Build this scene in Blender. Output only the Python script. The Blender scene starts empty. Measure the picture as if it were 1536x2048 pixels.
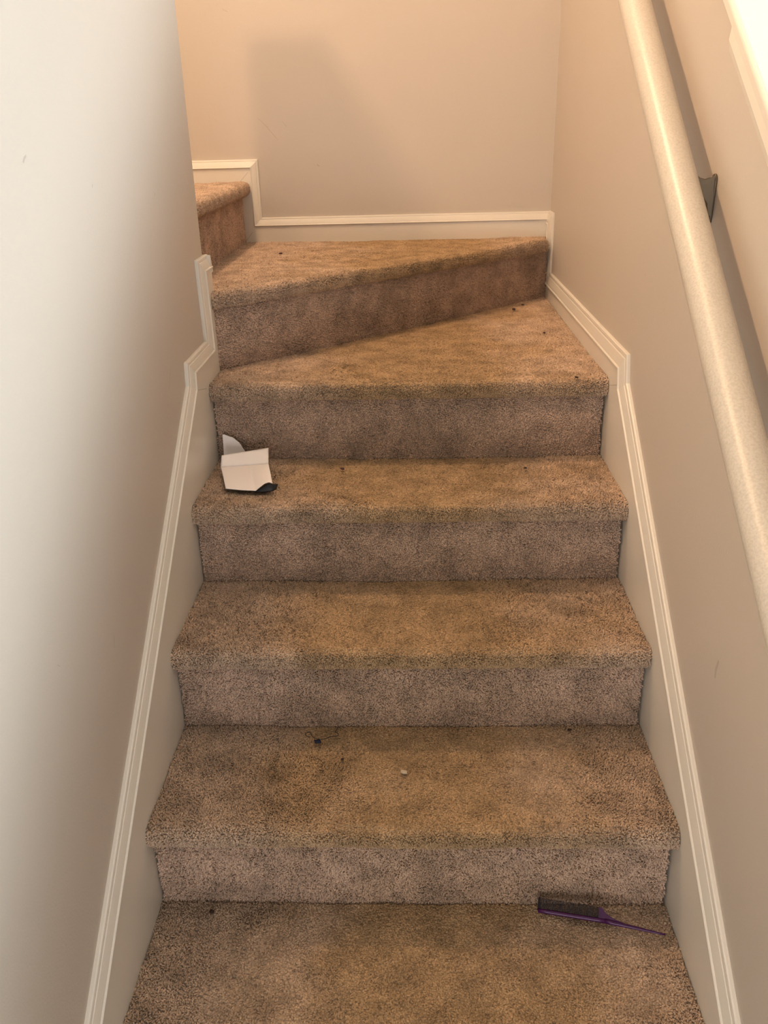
import bpy, bmesh, math, random
import numpy as np
from mathutils import Vector, Matrix, noise

random.seed(7)
SC = bpy.context.scene
COL = SC.collection

# ------------------------------------------------------------------ camera
W, H_, F = 1536, 2048, 1729.6
PITCH, YAW, ROLL = 0.42204, -0.03869, -0.02678
cam_d = bpy.data.cameras.new('camera')
cam = bpy.data.objects.new('camera', cam_d)
COL.objects.link(cam)
fw = Vector((math.sin(YAW)*math.cos(PITCH), math.cos(YAW)*math.cos(PITCH), -math.sin(PITCH)))
rt = Vector((math.cos(YAW), -math.sin(YAW), 0))
up = rt.cross(fw)
rt2 = rt*math.cos(ROLL) + up*math.sin(ROLL)
up2 = -rt*math.sin(ROLL) + up*math.cos(ROLL)
M = Matrix((rt2, up2, -fw)).transposed().to_4x4()
M.translation = Vector((0.47408, -1.15788, 1.30717))
cam.matrix_world = M
cam_d.sensor_fit = 'VERTICAL'
cam_d.sensor_height = 24
cam_d.lens = 24*F/H_
cam_d.clip_start = 0.02
SC.camera = cam

# ------------------------------------------------------------------ world, lights, exposure
SC.view_settings.view_transform = 'Standard'
SC.view_settings.look = 'None'
SC.view_settings.gamma = 1
SC.view_settings.use_curve_mapping = False
SC.view_settings.exposure = 0.13
wd = bpy.data.worlds.new('world'); SC.world = wd; wd.use_nodes = True
bg = wd.node_tree.nodes['Background']
bg.inputs[0].default_value = (0.88, 0.94, 1.0, 1)
bg.inputs[1].default_value = 0.16

def area(name, loc, target, sx, sy, power, col):
    l = bpy.data.lights.new(name, 'AREA'); l.shape = 'RECTANGLE'; l.size = sx; l.size_y = sy
    l.energy = power; l.color = col
    o = bpy.data.objects.new(name, l); COL.objects.link(o)
    o.location = loc
    o.rotation_euler = (Vector(target)-Vector(loc)).to_track_quat('-Z', 'Y').to_euler()
    return o
def bulb(name, loc, r, power, col):
    l = bpy.data.lights.new(name, 'POINT'); l.shadow_soft_size = r; l.energy = power; l.color = col
    o = bpy.data.objects.new(name, l); COL.objects.link(o); o.location = loc
    return o
# daylight from the window of the room on the right, over the knee wall
area('window_daylight', (4.6, -0.80, 2.45), (0.0, -0.35, 1.1), 2.0, 1.6, 275, (0.86, 0.96, 1.0))
# added frontal fill from the foot of the stairs, brightens risers and nosings
area('lower_hall_fill', (0.45, -2.8, 0.15), (0.45, 0.5, 0.45), 0.85, 1.5, 26, (1.0, 0.965, 0.93))
# lamp over the upper flight behind the left wall: throws the wall end's shadow on the back wall
bulb('upper_flight_lamp', (-0.24, -0.045, 2.27), 0.035, 40, (1.0, 0.62, 0.35))
# ceiling lamp over the winders
bulb('ceiling_lamp', (-0.15, 0.98, 2.95), 0.045, 54, (1.0, 0.67, 0.41))

# ------------------------------------------------------------------ materials
def mat(name):
    m = bpy.data.materials.new(name); m.use_nodes = True
    nt = m.node_tree
    return m, nt, nt.nodes['Principled BSDF']
def N(nt, t, **kw):
    n = nt.nodes.new(t)
    for k, v in kw.items(): setattr(n, k, v)
    return n
def simple(name, col, rough=0.5, bump=0.0, bscale=200, metal=0.0, var=0.0):
    m, nt, b = mat(name)
    b.inputs['Base Color'].default_value = (*col, 1)
    b.inputs['Roughness'].default_value = rough
    b.inputs['Metallic'].default_value = metal
    tc = N(nt, 'ShaderNodeTexCoord')
    if var:
        nz = N(nt, 'ShaderNodeTexNoise'); nz.inputs['Scale'].default_value = 3.0; nz.inputs['Detail'].default_value = 3
        nt.links.new(tc.outputs['Object'], nz.inputs['Vector'])
        mx = N(nt, 'ShaderNodeMix', data_type='RGBA')
        mx.inputs[6].default_value = (*[c*(1-var) for c in col], 1)
        mx.inputs[7].default_value = (*[min(1, c*(1+var)) for c in col], 1)
        nt.links.new(nz.outputs['Fac'], mx.inputs[0]); nt.links.new(mx.outputs[2], b.inputs['Base Color'])
    if bump:
        n2 = N(nt, 'ShaderNodeTexNoise'); n2.inputs['Scale'].default_value = bscale; n2.inputs['Detail'].default_value = 2
        nt.links.new(tc.outputs['Object'], n2.inputs['Vector'])
        bp = N(nt, 'ShaderNodeBump'); bp.inputs['Strength'].default_value = bump; bp.inputs['Distance'].default_value = 0.001
        nt.links.new(n2.outputs['Fac'], bp.inputs['Height']); nt.links.new(bp.outputs[0], b.inputs['Normal'])
    return m
M_WALL = simple('wall_paint', (0.53, 0.475, 0.415), 0.55, 0.25, 260, var=0.02)
M_CEIL = simple('ceiling_paint', (0.82, 0.80, 0.76), 0.8)
M_TRIM = simple('trim_paint', (0.70, 0.66, 0.59), 0.32, 0.12, 90, var=0.02)
M_BEAD = simple('wall_corner_paint', (0.76, 0.72, 0.65), 0.4)
M_GAP = simple('mitre_gap', (0.42, 0.38, 0.33), 0.8)
M_FLOOR = simple('landing_floor', (0.35, 0.27, 0.20), 0.9, 0.3, 300)
M_METAL = simple('bracket_metal', (0.16, 0.13, 0.095), 0.42, metal=0.9)
M_PAPER = simple('white_paper', (0.93, 0.87, 0.85), 0.6, var=0.02)
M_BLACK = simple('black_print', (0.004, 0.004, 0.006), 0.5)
M_THREAD = simple('black_thread', (0.015, 0.010, 0.010), 0.8)
M_FLUFF = simple('navy_fluff', (0.010, 0.013, 0.035), 0.9)
M_COMB = simple('purple_plastic', (0.055, 0.004, 0.070), 0.3)
M_TEETH = simple('comb_teeth_plastic', (0.006, 0.002, 0.005), 0.7)
M_CRUMB = simple('dark_crumb', (0.035, 0.016, 0.010), 0.8)
M_CRUMBP = simple('plum_crumb', (0.045, 0.008, 0.020), 0.6)
M_LINT = simple('white_lint', (0.50, 0.41, 0.30), 0.9)
M_SCUFF = simple('scuff_grey', (0.43, 0.38, 0.32), 0.7)

# glossy speckled paint of the hand rail
M_RAIL, nt, b = mat('rail_paint')
b.inputs['Roughness'].default_value = 0.33
tc = N(nt, 'ShaderNodeTexCoord')
nz = N(nt, 'ShaderNodeTexNoise'); nz.inputs['Scale'].default_value = 330; nz.inputs['Detail'].default_value = 4
nt.links.new(tc.outputs['Object'], nz.inputs['Vector'])
cr = N(nt, 'ShaderNodeValToRGB')
cr.color_ramp.elements[0].position = 0.35; cr.color_ramp.elements[0].color = (0.50, 0.455, 0.385, 1)
cr.color_ramp.elements[1].position = 0.60; cr.color_ramp.elements[1].color = (0.58, 0.53, 0.455, 1)
nt.links.new(nz.outputs['Fac'], cr.inputs[0]); nt.links.new(cr.outputs[0], b.inputs['Base Color'])
bp = N(nt, 'ShaderNodeBump'); bp.inputs['Strength'].default_value = 0.5; bp.inputs['Distance'].default_value = 0.0006
nt.links.new(nz.outputs['Fac'], bp.inputs['Height']); nt.links.new(bp.outputs[0], b.inputs['Normal'])

def carpet(name, clean, soil, soil_amt, bump=True):
    """beige cut pile; trodden soil along the middle of the flight (world x about 0.47)"""
    m, nt, b = mat(name)
    b.inputs['Roughness'].default_value = 1.0
    b.inputs['Specular IOR Level'].default_value = 0.05
    L = nt.links
    tc = N(nt, 'ShaderNodeTexCoord')
    sep = N(nt, 'ShaderNodeSeparateXYZ'); L.new(tc.outputs['Object'], sep.inputs[0])
    n1 = N(nt, 'ShaderNodeTexNoise'); n1.inputs['Scale'].default_value = 5; n1.inputs['Detail'].default_value = 4
    L.new(tc.outputs['Object'], n1.inputs['Vector'])
    # |x - 0.47|
    a = N(nt, 'ShaderNodeMath', operation='SUBTRACT'); L.new(sep.outputs[0], a.inputs[0]); a.inputs[1].default_value = 0.50
    ab = N(nt, 'ShaderNodeMath', operation='ABSOLUTE'); L.new(a.outputs[0], ab.inputs[0])
    # widen with noise
    ns = N(nt, 'ShaderNodeMath', operation='MULTIPLY_ADD'); L.new(n1.outputs['Fac'], ns.inputs[0]); ns.inputs[1].default_value = 0.55; L.new(ab.outputs[0], ns.inputs[2])
    mr = N(nt, 'ShaderNodeMapRange'); mr.interpolation_type = 'SMOOTHSTEP'
    L.new(ns.outputs[0], mr.inputs[0])
    mr.inputs[1].default_value = 0.72; mr.inputs[2].default_value = 0.36
    mr.inputs[3].default_value = 0.0; mr.inputs[4].default_value = soil_amt
    # blotches
    n3 = N(nt, 'ShaderNodeTexNoise'); n3.inputs['Scale'].default_value = 17; n3.inputs['Detail'].default_value = 3
    L.new(tc.outputs['Object'], n3.inputs['Vector'])
    m3 = N(nt, 'ShaderNodeMapRange'); L.new(n3.outputs['Fac'], m3.inputs[0])
    m3.inputs[1].default_value = 0.38; m3.inputs[2].default_value = 0.74; m3.inputs[3].default_value = 1.08; m3.inputs[4].default_value = 0.70
    mx = N(nt, 'ShaderNodeMix', data_type='RGBA')
    mx.inputs[6].default_value = (*clean, 1); mx.inputs[7].default_value = (*soil, 1)
    L.new(mr.outputs[0], mx.inputs[0])
    # per tuft variation
    n4 = N(nt, 'ShaderNodeTexNoise'); n4.inputs['Scale'].default_value = 240; n4.inputs['Detail'].default_value = 2
    L.new(tc.outputs['Object'], n4.inputs['Vector'])
    m4 = N(nt, 'ShaderNodeMapRange'); L.new(n4.outputs['Fac'], m4.inputs[0])
    m4.inputs[1].default_value = 0.3; m4.inputs[2].default_value = 0.7; m4.inputs[3].default_value = 0.86; m4.inputs[4].default_value = 1.14
    geo = N(nt, 'ShaderNodeNewGeometry')
    m5 = N(nt, 'ShaderNodeValToRGB'); L.new(geo.outputs['Random Per Island'], m5.inputs[0])
    m5.color_ramp.elements.new(.09); m5.color_ramp.elements.new(.5)
    for e_, g_ in zip(m5.color_ramp.elements, (.42, .70, .85, 1.0)): e_.color = (g_, g_, g_, 1)
    m5x = N(nt, 'ShaderNodeMath', operation='MULTIPLY'); L.new(m5.outputs[0], m5x.inputs[0]); m5x.inputs[1].default_value = 1.2; m5 = m5x
    m35 = N(nt, 'ShaderNodeMath', operation='MULTIPLY'); L.new(m3.outputs[0], m35.inputs[0]); L.new(m5.outputs[0], m35.inputs[1])
    mu = N(nt, 'ShaderNodeMath', operation='MULTIPLY'); L.new(m35.outputs[0], mu.inputs[0]); L.new(m4.outputs[0], mu.inputs[1])
    vm = N(nt, 'ShaderNodeVectorMath', operation='SCALE'); L.new(mx.outputs[2], vm.inputs[0]); L.new(mu.outputs[0], vm.inputs['Scale'])
    L.new(vm.outputs[0], b.inputs['Base Color'])
    return m
CLEAN = (0.50, 0.37, 0.275); SOIL = (0.385, 0.255, 0.135)
M_TREAD = carpet('carpet_tread', CLEAN, SOIL, 0.85)
M_RISER = carpet('carpet_riser', (0.54, 0.39, 0.30), (0.42, 0.29, 0.195), 0.55)

# ------------------------------------------------------------------ helpers
def link(name, me, material, parent=None):
    o = bpy.data.objects.new(name, me); COL.objects.link(o)
    if material:
        for m_ in (material if isinstance(material, (list, tuple)) else [material]): me.materials.append(m_)
    if parent is not None: o.parent = parent
    return o
def mesh(name, verts, faces, smooth=False):
    me = bpy.data.meshes.new(name); me.from_pydata([tuple(v) for v in verts], [], faces)
    bm = bmesh.new(); bm.from_mesh(me); bmesh.ops.recalc_face_normals(bm, faces=bm.faces); bm.to_mesh(me); bm.free()
    if smooth: me.shade_smooth()
    me.update(); return me
def obj(name, verts, faces, material, parent=None, smooth=False):
    return link(name, mesh(name, verts, faces, smooth), material, parent)
def structure(o, label=None):
    o['kind'] = 'structure'
    if label: o['label'] = label
    return o
def tag(o, label, cat, group=None, kind=None):
    o['label'] = label; o['category'] = cat
    if group: o['group'] = group
    if kind: o['kind'] = kind
    return o
def root(name, loc, parent=None):
    o = bpy.data.objects.new(name, None); COL.objects.link(o); o.location = loc
    o.empty_display_size = 0.05
    return o
def rel(verts, o):
    l = o.location; return [(v[0]-l[0], v[1]-l[1], v[2]-l[2]) for v in verts]
def prism(poly, fn, t0, t1):
    """poly in 2-D, extruded between t0 and t1; fn(a,b,t)->xyz"""
    n = len(poly)
    v = [fn(a, b_, t0) for a, b_ in poly] + [fn(a, b_, t1) for a, b_ in poly]
    f = [tuple(range(n)), tuple(range(2*n-1, n-1, -1))]
    for i in range(n):
        j = (i+1) % n; f.append((i, j, n+j, n+i))
    return v, f
def box(x0, x1, y0, y1, z0, z1):
    return prism([(x0, y0), (x1, y0), (x1, y1), (x0, y1)], lambda a, b_, t: (a, b_, t), z0, z1)
def offset_path(path, d):
    """offset a 2-D polyline to its right side by d, mitred"""
    out = []
    n = len(path)
    for i in range(n):
        p = Vector(path[i])
        ds = []
        if i > 0: ds.append((p-Vector(path[i-1])).normalized())
        if i < n-1: ds.append((Vector(path[i+1])-p).normalized())
        ns = [Vector((e.y, -e.x)) for e in ds]
        if len(ns) == 1: out.append(p+ns[0]*d)
        else:
            m_ = (ns[0]+ns[1]).normalized(); out.append(p+m_*(d/max(0.3, m_.dot(ns[0]))))
    return out
def sweep(path, profile, fn):
    """path: OUTER edge polyline in wall plane; profile: (h distance inwards from the outer edge, t thickness)"""
    cols = []
    for h, t in profile:
        q = offset_path(path, h)
        cols.append([fn(p.x, p.y, t) for p in q])
    m_ = len(profile); n = len(path)
    v = [cols[j][i] for i in range(n) for j in range(m_)]
    f = []
    for i in range(n-1):
        for j in range(m_):
            k = (j+1) % m_
            f.append((i*m_+j, i*m_+k, (i+1)*m_+k, (i+1)*m_+j))
    f.append(tuple(range(m_))); f.append(tuple(range((n-1)*m_, n*m_))[::-1])
    return v, f
def tube(pts, rad, seg=12):
    v = []; f = []
    for i, p in enumerate(pts):
        t = (pts[min(i+1, len(pts)-1)]-pts[max(i-1, 0)]).normalized()
        s = t.cross(Vector((0, 0, 1)));  s = s.normalized() if s.length > 1e-5 else Vector((1, 0, 0)); q = s.cross(t).normalized()
        for k in range(seg):
            a = 2*math.pi*k/seg; v.append(p+s*math.cos(a)*rad[i]+q*math.sin(a)*rad[i])
    for i in range(len(pts)-1):
        for k in range(seg):
            j = (k+1) % seg; f.append((i*seg+k, i*seg+j, (i+1)*seg+j, (i+1)*seg+k))
    f.append(tuple(range(seg))); f.append(tuple(range((len(pts)-1)*seg, len(pts)*seg))[::-1])
    return v, f
CAPW = 0.040
CAPL = 0.031
CAP = [(0, 0), (0, .005), (.0015, .0075), (.006, .0085), (.010, .0085), (.0115, .0100), (.020, .0125), (.030, .0150), (.0335, .0155),
       (.0345, .0170), (.0360, .0185), (.0385, .0185), (.0400, .0170), (.0400, 0)]

def bevel(o, w, seg=2, ang=0.6):
    md = o.modifiers.new('bevel', 'BEVEL'); md.width = w; md.segments = seg; md.limit_method = 'ANGLE'; md.angle_limit = ang
    return o

# ------------------------------------------------------------------ geometry constants
SW = 0.921                      # clear width between the skirt boards
XL, XR = -0.016, 0.937          # wall planes
YB = 1.885                      # back wall
YR = [0.0, 0.2694, 0.5381, 0.8086]
Z = [0.0, 0.191, 0.380, 0.5685, 0.760, 0.9505, 1.141, 1.332]
TH = 0.042
OV = 0.028
LEFT_END = 0.925
PART_TOP = 1.915

# ------------------------------------------------------------------ room shell
fx = lambda a, b_, t: (t, a, b_)         # (y,z) polygons extruded along x
# left partition, ends at LEFT_END, rounded corner bead
v, f = prism([(XL-.12, -3.2), (XL, -3.2), (XL, LEFT_END), (XL-.12, LEFT_END)], lambda a, b_, t: (a, b_, t), -1.0, PART_TOP)
wl = obj('wall_left', v, f, M_WALL); bevel(wl, 0.006, 3); structure(wl)
v, f = box(-1.35, 5.3, YB, YB+.12, -1.0, 3.3)
structure(obj('wall_back', v, f, M_WALL))
# knee wall on the right, sloping top
KT = 0.705
kz = lambda y: 1.272 + KT*y
ye = (3.2-1.245)/KT
v, f = prism([(-3.2, -1.0), (YB, -1.0), (YB, kz(YB)), (-3.1, kz(-3.1)), (-3.2, -0.95)], fx, XR, XR+.12)
structure(obj('wall_right', v, f, M_WALL))
v, f = box(-1.35, -1.23, -3.2, YB, -1.0, 3.3)
structure(obj('wall_far_left', v, f, M_WALL))
v, f = box(-1.35, 5.3, -3.2, YB+.12, 3.3, 3.4)
structure(obj('ceiling', v, f, M_CEIL))
v, f = box(-1.35, 5.3, -3.2, YB+.12, -1.1, -1.0)
structure(obj('floor', v, f, M_FLOOR))
# sloping cap board on the knee wall + apron moulding
prof = [(-.022, .022), (-.026, .017), (-.026, .006), (-.023, .001), (-.018, 0), (.150, 0), (.156, .006), (.156, .017), (.152, .022)]
def slope_sweep(prof, base, y0, y1):
    n = len(prof); v = []
    for y in (y0, y1):
        for dx, dz in prof: v.append((XR+dx, y, base(y)+dz*1.22))
    f = [tuple(range(n)), tuple(range(2*n-1, n-1, -1))]
    for i in range(n):
        j = (i+1) % n; f.append((i, j, n+j, n+i))
    return v, f
v, f = slope_sweep(prof, kz, -3.1, YB)
cb = obj('trim_1', v, f, M_TRIM); structure(cb); bevel(cb, .002, 2)
cb['label'] = 'white painted sloping cap board on the right knee wall'
prof = [(0, 0), (-.006, 0), (-.009, -.004), (-.010, -.015), (-.006, -.024), (-.008, -.038), (-.005, -.050), (0, -.053)]
v, f = slope_sweep(prof, lambda y: kz(y)-.001, -3.1, 0.255)
ap = obj('moulding', v, f, M_TRIM, cb)

# ------------------------------------------------------------------ skirt boards with moulded caps
def skirt(name, outer, low, plane_fn, tb=0.014, cw=CAPW):
    """board polygon from the cap's inner edge down to the 'low' points, cap swept along the outer edge"""
    inner = [tuple(p) for p in offset_path(outer, cw-.004)]
    v, f = prism(inner + low, plane_fn, 0.0, tb)
    bo = obj(name, v, f, M_TRIM); structure(bo)
    v, f = sweep(outer, [(h*cw/CAPW, t) for h, t in CAP], plane_fn)
    c = obj('cap_moulding', v, f, M_TRIM, bo); c.data.shade_flat()
    return bo
# left: travel upwards so the inside is on the right-hand side of the (y,z) path
SL = 0.705
cl = 0.350
lo = [(-1.3, cl-SL*1.3), (0.640, cl+SL*0.640), (0.648, 0.850), (0.847, 0.850), (0.838, 1.036), (LEFT_END+.016, 1.036)]
fnl = lambda a, b_, t: (XL+t, a, b_)
bl = skirt('baseboard_left', lo, [(LEFT_END+.016, 0.90), (LEFT_END+.016, 0.60), (-1.3, -0.9)], fnl, cw=CAPL)
# the return around the end of the left wall
fne = lambda a, b_, t: (a, LEFT_END+t, b_)
lo2 = [(XL+.0155, 1.036), (XL-.118, 1.036)]
v, f = prism([(XL-.118, 0.60), (XL+.0135, 0.60), (XL+.0135, 1.000), (XL-.118, 1.000)], fne, 0.0, 0.014)
er = obj('end_board', v, f, M_TRIM, bl)
v, f = sweep([(XL-.118, 1.036), (XL+.017, 1.036)], CAP, fne)
obj('cap_moulding', v, f, M_TRIM, bl)
# right
cr_ = 0.326
ro_ = [(-1.3, cr_-SL*1.3), (0.655, cr_+SL*0.655), (0.672, 0.846), (1.798, 0.842), (1.800, 1.030), (YB, 1.030)]
fnr = lambda a, b_, t: (XR-t, a, b_)
br = skirt('baseboard_right', ro_, [(YB, 0.55), (0.9, 0.2), (-1.3, -0.9)], fnr)
# back (x,z)
bo_ = [(-1.2, 1.211), (-.026, 1.211), (-.026, 1.029), (XR-.002, 1.029)]
fnb = lambda a, b_, t: (a, YB-t, b_)
bb = skirt('baseboard_back', bo_, [(XR-.002, 0.70), (-1.2, 0.70)], fnb, cw=.026)
# hairline mitre joints in the boards
def seam(name, p, q, fn, parent, t=.0143, w=.0011):
    p, q = Vector(p), Vector(q); d = (q-p).normalized(); n = Vector((-d.y, d.x))*w/2
    v, f = prism([tuple(p+n), tuple(q+n), tuple(q-n), tuple(p-n)], fn, .013, t)
    obj(name, v, f, M_GAP, parent)
seam('mitre_joint', (0.678, 0.781), (0.765, 0.760), fnl, bl)
seam('mitre_joint', (0.690, 0.775), (0.790, 0.745), fnr, br)
seam('mitre_joint', (-.060, 1.172), (-.10, 1.132), fnb, bb)
seam('mitre_joint', (-.060, 0.985), (-.085, 0.955), fnb, bb)

# faint scuffs and scratches on the paint
def scuff(parent, pts, w, fn):
    v = []; n = len(pts)
    for i, p in enumerate(pts):
        a = Vector(pts[max(0, i-1)]); b_ = Vector(pts[min(n-1, i+1)]); d = (b_-a).normalized(); m_ = Vector((-d.y, d.x))
        k = w*(.35+.65*math.sin(math.pi*(i+.5)/n))
        for sgn in (-1, 1): v.append(Vector(p)+m_*k*sgn/2)
    V3 = [fn(p.x, p.y, t) for t in (-.0002, .00025) for p in v]
    m2 = len(v); f = []
    for i in range(n-1):
        a = 2*i
        f += [(a, a+1, a+3, a+2), (m2+a, m2+a+2, m2+a+3, m2+a+1), (a, a+2, m2+a+2, m2+a), (a+1, m2+a+1, m2+a+3, a+3)]
    obj('scuff_mark', V3, f, M_SCUFF, parent)
for pts, w in (([(.021, 1.281), (.014, 1.278), (.008, 1.273)], .0035), ([(.251, 1.233), (.247, 1.228)], .0018), ([(.028, .566), (.026, .552), (.021, .539)], .0014),
               ([(-.178, .644), (-.176, .640), (-.172, .637)], .0014), ([(.541, .869), (.530, .850), (.516, .830)], .0018), ([(.590, 1.197), (.586, 1.192)], .002)):
    scuff(wl, pts, w, fnl)
WB = bpy.data.objects['wall_back']
for pts, w in (([(-.016, 1.332), (-.004, 1.322), (.013, 1.305), (.032, 1.281), (.045, 1.266)], .0018), ([(.062, 1.322), (.075, 1.305)], .0015),
               ([(.168, 1.192), (.170, 1.187), (.175, 1.185)], .003), ([(-.10, 1.64), (-.084, 1.632)], .002)):
    scuff(WB, pts, w, fnb)
WR = bpy.data.objects['wall_right']
for pts, w in (([(-.030, .545), (-.025, .524), (-.026, .510)], .006), ([(.617, 1.022), (.614, 1.019)], .002)):
    scuff(WR, pts, w, fnr)
# ------------------------------------------------------------------ staircase
ST = root('staircase', (0.46, 0.0, 0.0))
tag(ST, 'beige carpeted staircase with straight steps and turning winder steps', 'staircase')

def lerp(a, b_, t): return (a[0]+(b_[0]-a[0])*t, a[1]+(b_[1]-a[1])*t)
def along(poly, t):
    """point at parameter t by arc length on a polyline"""
    L = [math.dist(poly[i], poly[i+1]) for i in range(len(poly)-1)]; s = t*sum(L)
    for i, l in enumerate(L):
        if s <= l or i == len(L)-1: return lerp(poly[i], poly[i+1], min(1, s/l))
        s -= l
def vnoise(x, y, z, s): return noise.noise(Vector((x*s, y*s, z*s)))
def tread_mesh(back, front, z, nu, nv, fdir, ret=0.03):
    """back, front: plan polylines; nose rolled over by a half round and tucked back to the riser"""
    r = TH/2
    verts = []; 
    rowlen = None
    for i in range(nu+1):
        u = i/nu
        B = Vector(along(back, u)); Fp = Vector(along(front, u))
        d = Vector(fdir)
        row = []
        c = Fp - d*r
        for j in range(nv+1):
            t = j/nv
            p = B.lerp(c, t)
            h = 0.0022*vnoise(p.x, p.y, z, 9) + 0.0012*vnoise(p.x, p.y, z+5, 26) + 0.002*max(0, (t-.75)/.25)
            row.append((p.x, p.y, z+h))
        for k in range(1, 10):
            a = math.pi*k/9
            rr = r*(1+0.06*vnoise(Fp.x, Fp.y, z+k*.1, 14))
            cs = math.cos(a)
            q = c + d*(math.sin(a)**.72*rr)
            row.append((q.x, q.y, z-r+0.001+math.copysign(abs(cs)**.85, cs)*rr))
        q = c - d*(ret-r+.004); row.append((q.x, q.y, z-2*r))
        rowlen = len(row); verts += row
    return np.array(verts).reshape(nu+1, rowlen, 3)
def riser_mesh(a, b_, z0, z1, nu, nv, ndir):
    verts = []
    for i in range(nu+1):
        p = lerp(a, b_, i/nu)
        for j in range(nv+1):
            zz = z0+(z1-z0)*j/nv
            h = 0.002*vnoise(p[0], p[1]+zz, zz, 11)
            verts.append((p[0]+ndir[0]*h, p[1]+ndir[1]*h, zz))
    return np.array(verts).reshape(nu+1, nv+1, 3)
RNG = np.random.default_rng(11)
PITCHM = 0.0025          # tuft spacing
SINK = 0.0042            # backing lies this far under the pile surface
def np_noise(P, s, seed):
    """cheap smooth value noise on Nx3 points"""
    r = np.random.default_rng(seed); K = r.random((32, 32, 32))
    q = P*s; i = np.floor(q).astype(int); f_ = q-i; f_ = f_*f_*(3-2*f_); i &= 31; j = (i+1) & 31
    c = 0
    for dx_ in (0, 1):
        for dy_ in (0, 1):
            for dz_ in (0, 1):
                ii = (j[:, 0] if dx_ else i[:, 0], j[:, 1] if dy_ else i[:, 1], j[:, 2] if dz_ else i[:, 2])
                w_ = (f_[:, 0] if dx_ else 1-f_[:, 0])*(f_[:, 1] if dy_ else 1-f_[:, 1])*(f_[:, 2] if dz_ else 1-f_[:, 2])
                c = c + K[ii]*w_
    return c
def carpet_piece(name, G, material, parent, flip, worn):
    """G: (nu,nv,3) grid of the pile surface.  Backing sheet + one bent stubby yarn tuft per few square millimetres."""
    G = np.array(G, dtype=float); nu, nv = G.shape[:2]
    du = np.gradient(G, axis=0); dv = np.gradient(G, axis=1)
    Nn = np.cross(du, dv)
    if flip: Nn = -Nn
    Nn /= np.linalg.norm(Nn, axis=2, keepdims=True)+1e-12
    B = G-Nn*SINK
    base_v = B.reshape(-1, 3)
    ii, jj = np.meshgrid(np.arange(nu-1), np.arange(nv-1), indexing='ij')
    a = (ii*nv+jj).ravel(); quads = np.stack([a, a+nv, a+nv+1, a+1], 1)
    if not flip: pass
    else: quads = quads[:, ::-1]
    # tuft roots
    P = []; Q = []; D = []
    wlen = np.linalg.norm(np.diff(G, axis=0), axis=2).sum(0).max()
    ns = max(2, int(wlen/PITCHM))
    wl = np.linalg.norm(np.diff(G, axis=0), axis=2).sum(0)         # length of each iso-v line
    for k in range(ns):
        u = (k+.5)/ns*(nu-1); i0 = min(int(u), nu-2)
        row_len = None
        t = u-i0
        row = G[i0]*(1-t)+G[i0+1]*t; nr = Nn[i0]*(1-t)+Nn[i0+1]*t; rd = (G[i0+1]-G[i0])
        cl = np.concatenate([[0], np.cumsum(np.linalg.norm(np.diff(row, axis=0), axis=1))])
        n = max(1, int(cl[-1]/PITCHM))
        s_ = (np.arange(n)+.5+RNG.uniform(-.5, .5, n))/n*cl[-1]
        p = np.stack([np.interp(s_, cl, row[:, c]) for c in range(3)], 1)
        q = np.stack([np.interp(s_, cl, nr[:, c]) for c in range(3)], 1)
        d = np.stack([np.interp(s_, cl, rd[:, c]) for c in range(3)], 1)
        loc = np.linalg.norm(d, axis=1)*(nu-1)/ns                    # local slice spacing
        keep = RNG.random(n) < loc/PITCHM*1.05
        p = p + d*((nu-1)/ns)*RNG.uniform(-.5, .5, (n, 1))
        P.append(p[keep]); Q.append(q[keep]); D.append(d[keep])
    P = np.concatenate(P); Q = np.concatenate(Q); D = np.concatenate(D)
    Q /= np.linalg.norm(Q, axis=1, keepdims=True); D /= np.linalg.norm(D, axis=1, keepdims=True)+1e-12
    E_ = np.cross(Q, D); E_ /= np.linalg.norm(E_, axis=1, keepdims=True)+1e-12; D = np.cross(E_, Q)
    n = len(P)
    # trodden flat towards the middle of the walking line, only where the surface faces up
    if worn:
        c = np.abs(P[:, 0]-.50)+.42*(np_noise(P, 6, 5)-.5)+.15*(np_noise(P, 21, 6)-.5)
        flat = np.clip((.40-c)/.20, 0, 1)*np.clip((Q[:, 2]-.55)/.4, 0, 1)
    else: flat = np.zeros(n)
    h = (.0052+.0022*(RNG.random(n)-.5)+.0030*(np_noise(P, 40, 9)-.5))*(1-.50*flat)
    lean = (.34+.30*RNG.random(n))*(1+.9*flat)
    # neighbouring tufts lean roughly the same way, the direction wanders
    ang = 2*np.pi*2.2*np_noise(P, 55, 12)+RNG.normal(0, .9, n)
    T = D*np.cos(ang)[:, None]+E_*np.sin(ang)[:, None]
    tip = Q*(h*np.cos(lean))[:, None]+T*(h*np.sin(lean)*1.15)[:, None]
    rad = (.00145+.0005*RNG.random(n))*(1+.35*flat)
    S = np.cross(T, Q)
    root_ = P-Q*SINK
    rot = RNG.uniform(0, np.pi/2, n)
    rings = []
    for fr, rs, bend in ((0.0, .75, 0), (.80, 1.0, .15)):
        cen = root_+Q*(SINK*.0)+tip*fr*1.0+Q*(0)
        for k in range(4):
            an = rot+k*np.pi/2
            rings.append(cen+(T*np.cos(an)[:, None]*1.0+S*np.sin(an)[:, None])*(rad*rs)[:, None])
    top = root_+tip*1.12
    V_ = np.stack(rings+[top], 1)                                    # n x 9 x 3
    off = len(base_v)
    tv = V_.reshape(-1, 3)
    o9 = off+np.arange(n)[:, None]*9
    qf = np.concatenate([np.stack([o9[:, 0]+k, o9[:, 0]+(k+1) % 4, o9[:, 0]+4+(k+1) % 4, o9[:, 0]+4+k], 1) for k in range(4)])
    tf = np.concatenate([np.stack([o9[:, 0]+4+k, o9[:, 0]+4+(k+1) % 4, o9[:, 0]+8], 1) for k in range(4)])
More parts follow.
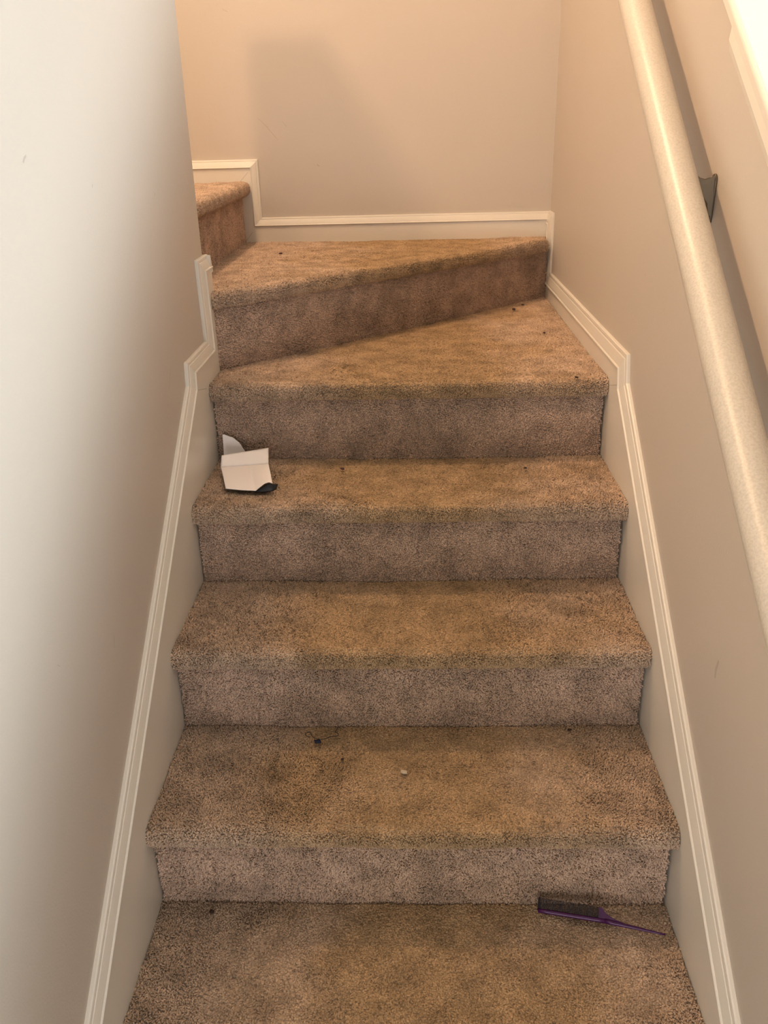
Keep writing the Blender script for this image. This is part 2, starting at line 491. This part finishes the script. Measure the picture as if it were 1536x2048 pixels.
    verts = np.concatenate([base_v, tv]); qa = np.concatenate([quads, qf])
    me = bpy.data.meshes.new(name)
    me.vertices.add(len(verts)); me.vertices.foreach_set('co', verts.astype(np.float32).ravel())
    nl = len(qa)*4+len(tf)*3
    me.loops.add(nl); me.loops.foreach_set('vertex_index', np.concatenate([qa.ravel(), tf.ravel()]).astype(np.int32))
    npoly = len(qa)+len(tf)
    me.polygons.add(npoly)
    st = np.concatenate([np.arange(len(qa))*4, len(qa)*4+np.arange(len(tf))*3]).astype(np.int32)
    me.polygons.foreach_set('loop_start', st)
    me.update(calc_edges=True); me.validate()
    me.shade_smooth()
    return link(name, me, material, parent)
sd = [1]
def add_tread(back, front, z, nu, nv, fdir, ret=.03, label=None):
    return carpet_piece('tread', tread_mesh(back, front, z, nu, nv, fdir, ret), M_TREAD, ST, True, True)
def add_riser(a, b_, z0, z1, nu, nv, ndir):
    return carpet_piece('riser', riser_mesh(a, b_, z0, z1, nu, nv, ndir), M_RISER, ST, False, False)
ST.location = (0, 0, 0)
# straight steps
for k in range(-1, 4):
    z = Z[k] if k >= 0 else -0.191
    y0 = YR[k]-OV if False else (YR[k-1] if k >= 1 else (-.2694 if k == 0 else -.5388))
    if k >= 0:
        yb = YR[k]; yf = (YR[k-1] if k >= 1 else -.2694)
        add_tread([(0.0, yb-.0035), (SW, yb-.0035)], [(-.001, yf-OV), (SW+.001, yf-OV)], z, 60, 14, (0, -1))
        add_riser((0.002, yb), (SW-.004, yb), z-.018, Z[k+1]-TH+.006, 60, 8, (0, -1))
    else:
        add_riser((0.002, -.2694), (SW-.004, -.2694), -0.191, -TH+.006, 60, 8, (0, -1))
# winders
a5, b5 = (-.002, 0.920), (SW, 1.818)
d5 = Vector((b5[0]-a5[0], b5[1]-a5[1])).normalized(); n5 = Vector((d5.y, -d5.x))
add_tread([a5, b5], [(-.001, YR[3]-OV), (SW+.001, YR[3]-OV)], Z[4], 64, 30, (0, -1))
add_riser(a5, b5, Z[4]-.018, Z[5]-TH+.006, 80, 8, n5)
f5a = (a5[0]+.004, a5[1]+n5.y*OV*1.3+.008); f5b = (SW+.001, b5[1]-OV*1.35)
add_tread([(-.085, .945), (-.085, YB-.014), (SW, YB-.014)], [f5a, f5b], Z[5], 80, 30, tuple(n5))
add_riser((-.085, .940), (-.085, YB-.014), Z[5]-.018, Z[6]-TH+.006, 60, 8, (1, 0))
add_tread([(-.62, .940), (-.62, YB-.014)], [(-.085+OV, .940), (-.085+OV, YB-.014)], Z[6], 60, 24, (1, 0))

# ------------------------------------------------------------------ hand rail
RC = Vector((0.875, 0.0, 1.050)); RM = 0.7073; RR = 0.0268
hr = root('handrail', (0.875, 0.25, 1.050+RM*.25))
tag(hr, 'painted cream round wooden handrail sloping along the right wall', 'handrail')
u_ = Vector((0, 1, RM)).normalized(); s_ = Vector((1, 0, 0)); w_ = s_.cross(u_)
NS = 48; v = []; f = []
ys = [-1.0 + i*(2.2)/12 for i in range(13)]
for y in ys:
    c = Vector((RC.x, y, RC.z+RM*y))
    for i in range(NS):
        a = 2*math.pi*i/NS
        v.append(c + s_*math.cos(a)*RR + w_*math.sin(a)*RR)
for k in range(len(ys)-1):
    for i in range(NS):
        j = (i+1) % NS; f.append((k*NS+i, k*NS+j, (k+1)*NS+j, (k+1)*NS+i))
f.append(tuple(range(NS))); f.append(tuple(range((len(ys)-1)*NS, len(ys)*NS))[::-1])
rail = obj('rail', rel(v, hr), f, M_RAIL, hr, smooth=False)
for p in rail.data.polygons: p.use_smooth = len(p.vertices) == 4

def bracket(y):
    """wall plate, curved sheet metal arm cradling the underside of the rail, two screws"""
    zc = RC.z + RM*y
    # wall plate: tall rounded strip
    pts = []
    for i in range(24):
        a = 2*math.pi*i/24
        cy, cz = math.cos(a), math.sin(a)
        pts.append((y+.010+cy*(.009 if cz > 0 else .0045), zc-.036+cz*.009+(.026 if cz > 0 else -.028)))
    vv, ff = prism(pts, fx, XR-.004, XR)
    pl = obj('wall_plate', rel(vv, hr), ff, M_METAL, hr); bevel(pl, .0012, 2)
    for dz in (-.001, -.040):
        bm = bmesh.new(); bmesh.ops.create_uvsphere(bm, u_segments=14, v_segments=8, radius=.0055)
        for q in bm.verts: q.co.x *= .5
        bmesh.ops.translate(bm, verts=bm.verts, vec=Vector((XR-.004, y+.010, zc-.017+dz+.0))-hr.location)
        me = bpy.data.meshes.new('screw'); bm.to_mesh(me); bm.free(); me.shade_smooth()
        link('screw', me, M_METAL, pl)
    # arm: a thin sheet with a curved top edge and a tapering lower edge, folded around a stem
    prof = [(XR-.004, zc-.003), (XR-.010, zc-.007), (XR-.018, zc-.009), (XR-.026, zc-.007), (XR-.033, zc-.001), (XR-.040, zc+.009), (XR-.046, zc+.004),
            (XR-.046, zc-.004), (XR-.034, zc-.016), (XR-.022, zc-.030), (XR-.012, zc-.043), (XR-.009, zc-.060), (XR-.003, zc-.062)]
    n = len(prof); vv = []
    for t in (-.0012, .0012):
        for x_, z_ in prof: vv.append((x_, y+.004+t+(XR-x_)*.10, z_))
    ff = [tuple(range(n)), tuple(range(2*n-1, n-1, -1))]+[(i, (i+1) % n, n+(i+1) % n, n+i) for i in range(n)]
    am = obj('arm', rel(vv, hr), ff, M_METAL, hr)
    for pth, rr_ in (([prof[7], prof[8], prof[9], prof[10], prof[11]], .0019), ([prof[5], prof[4], prof[3], prof[2], prof[1]], .0011)):
        P3 = [Vector((x_, y+.004+(XR-x_)*.10, z_)) for x_, z_ in pth]
        tv, tf = tube(P3, [rr_]*len(P3), 8)
        obj('arm_edge', rel(tv, hr), tf, M_METAL, am)
    # saddle strip screwed under the rail
    vv = []; m_ = 7; L_ = .030
    for s in (-1, 1):
        for i in range(m_+1):
            a = math.radians(-118+56*i/m_)
            for rr in (RR+.0003, RR+.0025):
                c = Vector((RC.x, y+s*L_*.5, RC.z+RM*(y+s*L_*.5)))
                vv.append(c+s_*math.cos(a)*rr+w_*math.sin(a)*rr)
    k2 = (m_+1)*2; ff = []
    for i in range(m_):
        a0, a1 = i*2, i*2+2
        ff += [(a0, a1, a1+k2, a0+k2), (a0+1, a0+1+k2, a1+1+k2, a1+1), (a0, a0+1, a1+1, a1), (a0+k2, a1+k2, a1+1+k2, a0+1+k2)]
    ff += [(0, k2, k2+1, 1), (m_*2, m_*2+1, m_*2+1+k2, m_*2+k2)]
    obj('saddle', rel(vv, hr), ff, M_METAL, hr)
bracket(0.25)

# ------------------------------------------------------------------ torn folded paper
pr = root('torn_paper', (0.09, 0.66, Z[3]+.012))
tag(pr, 'creased torn sheet of white paper with black underside on the step by the left wall', 'paper')
def grid_sheet(name, fn, nu, nv, mats, parent, th=.0006):
    v = []; f = []
    for i in range(nu+1):
        for j in range(nv+1): v.append(fn(i/nu, j/nv))
    for i in range(nu):
        for j in range(nv):
            a = i*(nv+1)+j; f.append((a, a+nv+1, a+nv+2, a+1))
    me = bpy.data.meshes.new(name); me.from_pydata([tuple(p) for p in rel(v, parent)], [], f); me.shade_smooth(); me.update()
    o = link(name, me, mats, parent)
    sf = o.modifiers.new('thickness', 'SOLIDIFY'); sf.thickness = th; sf.offset = -1
    sf.material_offset = 1; sf.material_offset_rim = 0
    return o
def bil(c00, c10, c01, c11, u, w): return (c00.lerp(c10, u)).lerp(c01.lerp(c11, u), w)
V = Vector
# lower panel: u to the right, w from the crease towards the front; the right front corner lifts off the pile
c00, c10 = V((.027, .700, .590)), V((.136, .713, .592))
BOT = [(0, .058, .594, .580), (.30, .091, .586, .5795), (.62, .127, .582, .579), (.75, .139, .583, .587), (.84, .148, .585, .593), (.92, .157, .586, .596), (1.0, .164, .587, .594)]
def bot(u): return V([float(np.interp(u, [q[0] for q in BOT], [q[k] for q in BOT])) for k in (1, 2, 3)])
def low(u, w):
    p = c00.lerp(c10, u).lerp(bot(u), w)
    p.z += .003*math.sin(w*math.pi)*(1-.5*u)
    if u > .62: p.z += .002*math.sin((u-.62)/.38*math.pi)*w
    return p
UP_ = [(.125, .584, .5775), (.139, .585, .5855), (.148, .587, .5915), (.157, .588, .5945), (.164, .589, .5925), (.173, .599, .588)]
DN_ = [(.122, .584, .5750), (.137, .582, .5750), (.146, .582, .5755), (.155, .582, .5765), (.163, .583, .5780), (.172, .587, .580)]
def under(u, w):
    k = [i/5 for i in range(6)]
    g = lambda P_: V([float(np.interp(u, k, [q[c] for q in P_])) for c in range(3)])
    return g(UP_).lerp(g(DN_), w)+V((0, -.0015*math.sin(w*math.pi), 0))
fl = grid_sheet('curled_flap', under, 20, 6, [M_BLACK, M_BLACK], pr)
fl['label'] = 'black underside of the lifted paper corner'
grid_sheet('lower_panel', low, 40, 40, [M_BLACK, M_PAPER], pr)
e00, e10 = V((.027, .720, .612)), V((.131, .759, .615))
def upp(u, w):
    p = bil(c00, c10, e00, e10, u, w); p.z += .0015*math.sin(w*3.1); return p
grid_sheet('upper_panel', lambda u, w: upp(u, 1-w), 20, 8, [M_BLACK, M_PAPER], pr)
tp = [(.018, .577), (.018, .639), (.022, .6395), (.028, .637), (.036, .634), (.041, .6325), (.046, .629), (.050, .625), (.056, .6205), (.060, .615), (.066, .604), (.075, .590), (.080, .580)]
mt = [V((x_, .779+(z_-.577)*.17, z_)) for x_, z_ in tp]
vv = [m_ for m_ in mt]+[m_+V((0, .0008, 0)) for m_ in mt]
n = len(mt)
ff = [tuple(range(n)), tuple(range(2*n-1, n-1, -1))]+[(i, (i+1) % n, n+(i+1) % n, n+i) for i in range(n)]
obj('torn_flap', rel(vv, pr), ff, M_PAPER, pr)

# ------------------------------------------------------------------ rat tail comb
cm = root('tail_comb', (0.78, -0.04, 0.012))
tag(cm, 'purple plastic tail comb lying on the lowest step by the right wall', 'comb')
A_ = V((.687, -.031, .0155)); B_ = V((.806, -.054, .0155)); T_ = V((.904, -.080, .014))
dx = (B_-A_).normalized(); dy = V((-dx.y, dx.x, 0)); tlt = (dy*.85+V((0, 0, .53))).normalized()
# spine and tail: round bar swept along A -> B -> tail tip with tapering radius
pts = [A_.lerp(B_, i/8) for i in range(9)]; rad = [.0038]*9
v, f = tube(pts, rad)
obj('spine', rel(v, cm), f, M_COMB, cm, smooth=True)
pts = [B_.lerp(T_, i/10)-dx*.004 for i in range(11)]; rad = [.0044-.0027*i/10 for i in range(11)]
v, f = tube(pts, rad); obj('tail', rel(v, cm), f, M_COMB, cm, smooth=True)
# shoulder web between teeth and tail
sh = [B_-dx*.0155, B_-dx*.0155+tlt*.0215, B_-dx*.012+tlt*.0215, B_-dx*.009+tlt*.0195, B_-dx*.004+tlt*.013, B_+dx*.004+tlt*.0085, B_+dx*.014+tlt*.005, B_+dx*.026+tlt*.002, B_+dx*.03]
nn = dx.cross(tlt).normalized()*.0016
vv = [p+nn for p in sh]+[p-nn for p in sh]; n = len(sh)
ff = [tuple(range(n)), tuple(range(2*n-1, n-1, -1))]+[(i, (i+1) % n, n+(i+1) % n, n+i) for i in range(n)]
obj('shoulder', rel(vv, cm), ff, M_COMB, cm)
v = []; f = []
nt_ = 52
for i in range(nt_+1):
    c = A_ + dx*(.0015+i*.0020)
    wdt = .0028 if i == 0 else .00084
    ln = .0225 if i == 0 else .0215
    b0 = len(v)
    for t, sc in ((0, 1), (ln, .78)):
        for sx, sn in ((-1, -1), (1, -1), (1, 1), (-1, 1)):
            v.append(c+dx*sx*wdt*sc+nn.normalized()*sn*.0012*sc+tlt*t)
    f += [(b0, b0+1, b0+2, b0+3), (b0+7, b0+6, b0+5, b0+4)]+[(b0+k, b0+(k+1) % 4, b0+4+(k+1) % 4, b0+4+k) for k in range(4)]
te = obj('teeth', rel(v, cm), f, M_TEETH, cm); te['label'] = 'nearly black row of fine teeth'

# ------------------------------------------------------------------ thread tangle
th = root('thread_tangle', (0.28, 0.205, Z[1]+.008))
tag(th, 'tangled black thread with a dark navy lump on the second lowest step', 'thread')
P2 = [(.262, .213), (.256, .215), (.252, .222), (.255, .229), (.261, .229), (.264, .222), (.268, .214), (.275, .210), (.283, .205), (.290, .207), (.297, .211), (.303, .215), (.311, .214), (.318, .217), (.318, .224), (.314, .228), (.311, .226), (.312, .233), (.315, .241), (.317, .245), (.321, .239)]
cu = bpy.data.curves.new('thread', 'CURVE'); cu.dimensions = '3D'; cu.bevel_depth = .00072; cu.bevel_resolution = 2
sp = cu.splines.new('NURBS'); sp.points.add(len(P2)-1); sp.order_u = 3; sp.use_endpoint_u = True
for i, (x_, y_) in enumerate(P2):
    sp.points[i].co = (x_-th.location.x, y_-th.location.y, .0062+.0012*math.sin(i*1.7), 1)
me = bpy.data.meshes.new_from_object(bpy.data.objects.new('tmp', cu))
link('strand', me, M_THREAD, th)
def lump(name, loc, r, squash, material, seed, parent=None, sub=2, stretch=1.0):
    bm = bmesh.new(); bmesh.ops.create_icosphere(bm, subdivisions=sub, radius=r)
    for q in bm.verts:
        n_ = noise.noise(q.co/r*1.3+V((seed, 0, 0)))
        q.co *= 1+.45*n_; q.co.z *= squash; q.co.x *= stretch
    me = bpy.data.meshes.new(name); bm.to_mesh(me); bm.free(); me.shade_smooth()
    o = link(name, me, material, parent); o.location = loc
    return o
l_ = lump('lump', (-.001, -.001, .003), .0052, .55, M_FLUFF, 3, th, stretch=1.5)

# ------------------------------------------------------------------ crumbs and lint on the carpet
CR = [
 ('crumb', (.307, .722, Z[3]), .0042, M_CRUMBP, 'plum coloured crumb on the step with the torn paper'),
 ('crumb', (.078, 1.542, Z[5]), .0048, M_CRUMBP, 'dark plum crumb on the left of the upper winder step'),
 ('crumb', (.097, -.029, Z[0]), .0042, M_CRUMB, 'dark elongated crumb at the left end of the lowest step'),
 ('crumb', (.778, .245, Z[1]), .0032, M_CRUMB, 'dark crumb near the right end of the second lowest step'),
 ('crumb', (.331, .158, Z[1]), .0030, M_CRUMB, 'small dark crumb in front of the thread tangle'),
 ('crumb', (.793, 1.590, Z[4]), .0052, M_CRUMB, 'largest brown crumb at the far right corner of the lower winder step'),
 ('crumb', (.828, 1.659, Z[4]), .0036, M_CRUMB, 'brown crumb nearest the far right corner of the lower winder step'),
 ('crumb', (.840, 1.250, Z[4]), .0040, M_CRUMB, 'brown crumb beside the right wall on the lower winder step'),
 ('crumb', (.849, .790, Z[4]), .0036, M_CRUMB, 'brown crumb on the right nosing of the lower winder step'),
 ('crumb', (.730, .712, Z[3]), .0030, M_CRUMB, 'small dark crumb on the right of the torn paper step'),
 ('lint', (.415, 1.197, Z[4]), .0022, M_LINT, 'white speck of lint in the middle of the lower winder step'),
 ('lint', (.449, .124, Z[1]), .0055, M_LINT, 'pale flat speck of lint in the middle of the second lowest step'),
]
for i, (nm, loc, r, m_, lab) in enumerate(CR):
    o = lump(nm, (loc[0], loc[1], loc[2]+(.0045 if nm == 'lint' else .006)), r, .35 if nm == 'lint' else .6, m_, i*1.37, stretch=1.3)
    o.rotation_euler = (0, 0, i*1.1)
    tag(o, lab, nm if nm == 'lint' else 'crumb', 'crumbs and lint on the carpet')
print('FACES', sum(len(o.data.polygons) for o in bpy.data.objects if o.type == 'MESH'))
